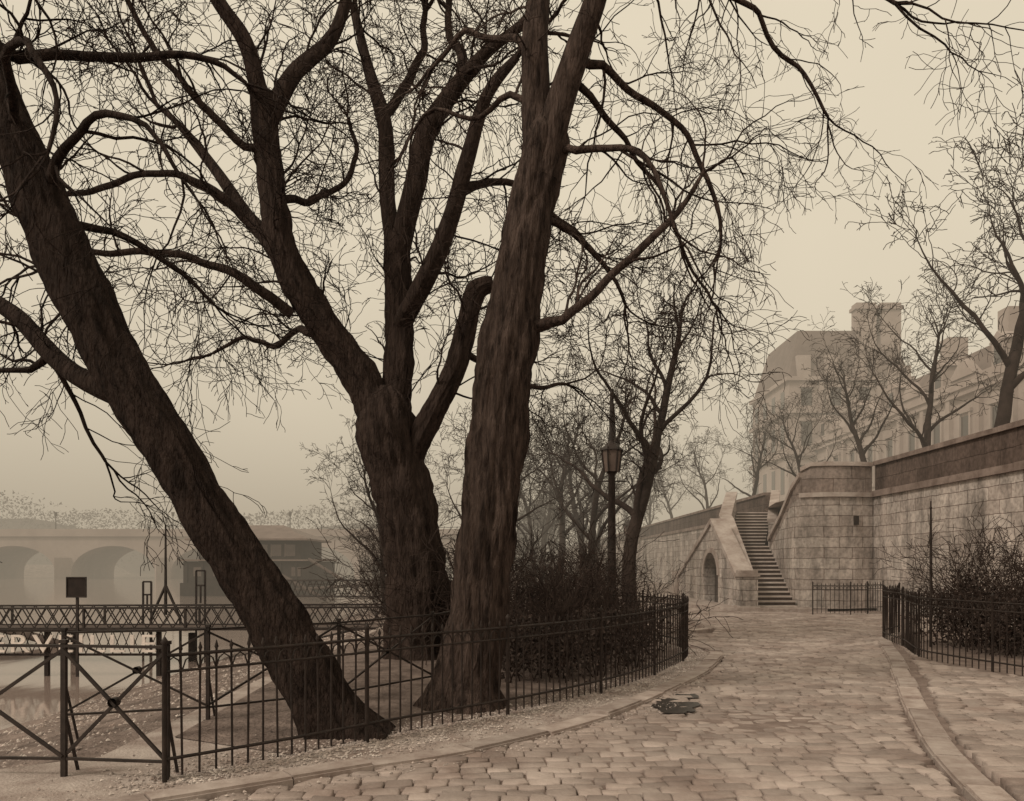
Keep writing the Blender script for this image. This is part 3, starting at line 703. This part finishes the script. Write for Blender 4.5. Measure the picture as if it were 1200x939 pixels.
for i in range(7):
    xx = x0+1.5+i*1.07; Wn.box(xx,xx+.75,y0+.56,y0+.6,2.15,3.05)
    A.box(xx-.06,xx,y0+.52,y0+.6,2.1,3.1)
for i in range(6):
    xx = x0+1+i*1.5; Wn.box(xx,xx+.7,y0+.10,y0+.15,.6,1.3)
A.obj('window_frames', M_roofz, parent=pb); Wn.obj('windows', mat('boat_window', .05, .09, 1, rough=.3, bump=0), parent=pb)
for pts,r in (([(-19.5,62,1.7),(-12,52,-.7)],.16),([(-15.5,62,1.9),(-9.2,48,.1)],.13),([(-15.5,58,-.3),(-7.5,50,.4)],.12),([(-17,26,-.3),(-13,24,-.9)],.16)):
    A = MB(); A.tube([Vector(pts[0]),Vector(pts[1])],[r,r*.8],8,cap=True); A.obj('mooring_spar', M_wood, True, fix=False)

# far bridge ------------------------------------------------------------
br = empty('stone_bridge'); A = MB(); yb0 = 130
cxs = [-112,-96,-80,-64,-48,-32,-16]
for cx in cxs:
    hw = 6.7; n = 16; z0 = -1.4; zs_ = .1; top = 5.9
    for i in range(n):
        xa_ = cx-hw*math.cos(math.pi*i/n); xb_ = cx-hw*math.cos(math.pi*(i+1)/n)
        za_ = zs_+4.3*math.sin(math.pi*i/n); zb_ = zs_+4.3*math.sin(math.pi*(i+1)/n)
        A.prism([(xa_,yb0,za_),(xb_,yb0,zb_),(xb_,yb0,top),(xa_,yb0,top)],(0,14,0))
    A.box(cx-8.0,cx-hw,yb0,yb0+14,z0,top); A.box(cx+hw,cx+8.0,yb0,yb0+14,z0,top)
A.obj('arches', M_bridge, parent=br)
A = MB(); A.box(-121,-6,129.6,144.4,5.9,6.25); A.box(-121,-6,129.8,130.2,6.25,7.1)
for cx in cxs: A.prism([(cx-9.3,130,-1.5),(cx-8.0,127.5,-1.5),(cx-6.7,130,-1.5)],(0,0,4.0))
A.obj('parapet', M_bridge, parent=br)
for i in range(6):
    A = MB(); x = -112+i*19; y = 131.5
    A.tube([Vector((x,y,6.2)),Vector((x,y,9.2)),Vector((x,y,9.25)),Vector((x,y,9.9))],[.12,.08,.2,.3],6,cap=True); A.obj('bridge_lamp', M_iron, fix=False)
H = MB(); rng = random.Random(5)
prof = lambda x: 17+7*noise.noise(Vector((x*.012,0,0)))+3*noise.noise(Vector((x*.06,3,0)))+(6 if x < -90 else 0)*min(1,(-90-x)/60 if x < -90 else 0)
for _ in range(30000):
    x = rng.uniform(-260,60); y = 205+rng.uniform(-12,12); z = prof(x+y)*rng.random()**.6*(1 if x < -25 else .55)
    p = Vector((x,y,z)); a = rdir(rng)*rng.uniform(.3,.9); b_ = rdir(rng)*rng.uniform(.3,.9); k = len(H.v)
    H.v += [tuple(p),tuple(p+a),tuple(p+b_)]; H.f.append((k,k+1,k+2))
H.obj('distant_trees', M_mass, fix=False)
HL = MB()
for i in range(65):
    x = -260+i*5; z = prof(x+205)*.72*(1 if x < -25 else .5); HL.v += [(x,212,-2),(x,218,z)]
for i in range(64): HL.f.append((i*2,i*2+2,i*2+3,i*2+1))
HL.obj('hill', M_mass, True)

# ---------------------------------------------------------------- palace
pl = empty('palace_gallery'); A = MB(); T = MB(); Wd = MB(); Ro = MB()
X = 45; ys0, ys1 = 46, 120; eave = 19.0
A.box(X, X+16, ys0, ys1, 4.0, eave)
nb = 14; bw = (ys1-ys0)/nb
for k in range(nb):
    y = ys0+k*bw
    T.box(X-.45, X, y-.35, y+.35, 4, eave-.8)
    yc = y+bw/2
    for z0,z1 in ((5.4,9.2),(11.6,16.2)):
        Wd.box(X-.04,X,yc-.8,yc+.8,z0,z1)
        T.box(X-.22,X,yc-1.1,yc-.8,z0-.2,z1+.3); T.box(X-.22,X,yc+.8,yc+1.1,z0-.2,z1+.3); T.box(X-.3,X,yc-1.2,yc+1.2,z1+.3,z1+.65); T.box(X-.3,X,yc-1.2,yc+1.2,z0-.5,z0-.2)
    if k % 2 == 0:
        T.prism([(X-.5,y+.4,eave+1.0),(X-.5,y+bw-.4,eave+1.0),(X-.5,yc,eave+2.9)],(1.0,0,0))
    else:
        T.box(X+.0,X+2.0,yc-1.0,yc+1.0,eave+.8,eave+3.2); Wd.box(X-.05,X,yc-.55,yc+.55,eave+1.1,eave+2.8); T.prism([(X-.1,yc-1.3,eave+3.2),(X-.1,yc+1.3,eave+3.2),(X-.1,yc,eave+4.1)],(2,0,0))
T.box(X-.8,X+.3,ys0-.3,ys1-.1,eave-.2,eave+.3); T.box(X-.55,X,ys0-.2,ys1-.1,eave-.8,eave-.2); T.box(X-.5,X,ys0-.2,ys1-.1,10.1,10.6); T.box(X-.3,X+.2,ys0-.2,ys1-.1,eave+.3,eave+.95)
Ro.prism([(X+.4,ys0,eave),(X+3.2,ys0,eave+4.6),(X+12.8,ys0,eave+4.6),(X+15.6,ys0,eave)],(0,ys1-ys0-.05,0))
for y in (56,68,80,91,104): T.box(X+4,X+6.2,y,y+1.8,eave+4,eave+8)
A.obj('walls', M_bldg, parent=pl); T.obj('cornices', M_bldg, parent=pl); Wd.obj('windows', M_glass, parent=pl); Ro.obj('roof', M_slate, parent=pl)
pv = empty('palace_pavilion'); A = MB(); T = MB(); Wd = MB(); Ro = MB()
xa,xb,ya2,yb2 = 41,59,120,138
A.box(xa,xb,ya2,yb2,4,29)
for z in (10.3,17.5,23.8,28.6): T.box(xa-.5,xb+.5,ya2-.5,yb2+.5,z,z+.6)
for k in range(4):
    for z0,z1 in ((5.5,9),(12,16),(19,22.5),(25,27.5)):
        xc = xa+2.6+k*4.3; Wd.box(xc-.8,xc+.8,ya2-.05,ya2,z0,z1); T.box(xc-1.2,xc+1.2,ya2-.35,ya2,z1+.15,z1+.5); T.box(xc+2.1-.35,xc+2.1+.35,ya2-.3,ya2,z0-1,z1+.9)
        Wd.box(xa-.05,xa,ya2+2+k*4.3,ya2+3.6+k*4.3,z0,z1)
b = len(Ro.v); Ro.v += [(xa,ya2,29.2),(xb,ya2,29.2),(xb,yb2,29.2),(xa,yb2,29.2),(xa+2.0,ya2+2.0,36.6),(xb-2.0,ya2+2.0,36.6),(xb-2.0,yb2-2.0,36.6),(xa+2.0,yb2-2.0,36.6)]
Ro.f += [(b,b+1,b+5,b+4),(b+1,b+2,b+6,b+5),(b+2,b+3,b+7,b+6),(b+3,b,b+4,b+7),(b+4,b+5,b+6,b+7)]
for x in (xa+10.5,xb-3.8): T.box(x,x+3.0,ya2+1.2,ya2+3,29,40.6); T.box(x-.25,x+3.25,ya2+.95,ya2+3.25,39.6,40.1)
for k in range(3): T.box(xa+1.2+k*4.2,xa+3.2+k*4.2,ya2-.1,ya2+2,29.2,32.4)
A.obj('walls', M_bldg, parent=pv); T.obj('cornices', M_bldg, parent=pv); Wd.obj('windows', M_glass, parent=pv); Ro.obj('roof', M_slate, parent=pv)

# ---------------------------------------------------------------- haze: absorbing box whose emission stands in for light scattered by distant air
hz = MB(); hz.box(-420,430,20,650,-4,46)
mh = bpy.data.materials.new('glowing_haze'); mh.use_nodes = True; N = mh.node_tree.nodes; L = mh.node_tree.links
N.remove(N['Principled BSDF']); out = N['Material Output']
SIG = .0041
va = N.new('ShaderNodeVolumeAbsorption'); va.inputs['Color'].default_value = (0,0,0,1); va.inputs['Density'].default_value = SIG
em = N.new('ShaderNodeEmission'); em.inputs['Color'].default_value = (.46,.39,.29,1); em.inputs['Strength'].default_value = SIG
ad = N.new('ShaderNodeAddShader'); L.new(va.outputs[0], ad.inputs[0]); L.new(em.outputs[0], ad.inputs[1]); L.new(ad.outputs[0], out.inputs['Volume'])
hz.obj('glowing_haze', mh)

# ---------------------------------------------------------------- world, sun, camera
w = bpy.data.worlds.new('World'); sc.world = w; w.use_nodes = True; N = w.node_tree.nodes; L = w.node_tree.links
bg = N['Background']; sky = N.new('ShaderNodeTexSky'); sky.sky_type = 'NISHITA'; sky.sun_disc = False
EL, AZ = math.radians(42), math.radians(235)
sky.sun_elevation = EL; sky.sun_rotation = AZ; sky.air_density = 1; sky.dust_density = 3
bw_ = N.new('ShaderNodeRGBToBW'); L.new(sky.outputs[0], bw_.inputs[0])
mr = N.new('ShaderNodeMath'); mr.operation = 'MULTIPLY_ADD'; mr.inputs[1].default_value = .45; mr.inputs[2].default_value = 5.4; L.new(bw_.outputs[0], mr.inputs[0])
mn = N.new('ShaderNodeMath'); mn.operation = 'MINIMUM'; mn.inputs[1].default_value = 8.0; L.new(mr.outputs[0], mn.inputs[0])
tcw = N.new('ShaderNodeTexCoord'); nw = N.new('ShaderNodeTexNoise'); nw.inputs['Scale'].default_value = 1.6; nw.inputs['Detail'].default_value = 4; L.new(tcw.outputs['Generated'], nw.inputs['Vector'])
mw_ = N.new('ShaderNodeMapRange'); mw_.inputs[1].default_value = .3; mw_.inputs[2].default_value = .7; mw_.inputs[3].default_value = .90; mw_.inputs[4].default_value = 1.08; L.new(nw.outputs['Fac'], mw_.inputs[0])
mx = N.new('ShaderNodeMath'); mx.operation = 'MULTIPLY'; L.new(mn.outputs[0], mx.inputs[0]); L.new(mw_.outputs[0], mx.inputs[1])
tn = N.new('ShaderNodeVectorMath'); tn.operation = 'SCALE'; tn.inputs[0].default_value = (1.06,.935,.715); L.new(mx.outputs[0], tn.inputs['Scale'])
L.new(tn.outputs[0], bg.inputs['Color']); bg.inputs['Strength'].default_value = .125
sl = bpy.data.lights.new('sun','SUN'); sl.energy = 1.8; sl.angle = math.radians(12); sl.color = (1,.9,.76)
so = bpy.data.objects.new('sun', sl); COL.objects.link(so)
dv = Vector((math.sin(AZ)*math.cos(EL), math.cos(AZ)*math.cos(EL), math.sin(EL)))
so.rotation_euler = (-dv).to_track_quat('-Z','Y').to_euler(); so.location = (20,-10,40)
cam = bpy.data.cameras.new('camera'); co = bpy.data.objects.new('camera', cam); COL.objects.link(co); sc.camera = co
cam.sensor_width = 36; cam.lens = 28.5; cam.shift_y = .159; cam.clip_end = 2000; cam.clip_start = .05
co.location = (0,0,1.6); co.rotation_euler = (math.pi/2,0,0)
sc.view_settings.view_transform = 'Standard'; sc.view_settings.look = 'None'; sc.view_settings.exposure = 0; sc.view_settings.gamma = 1
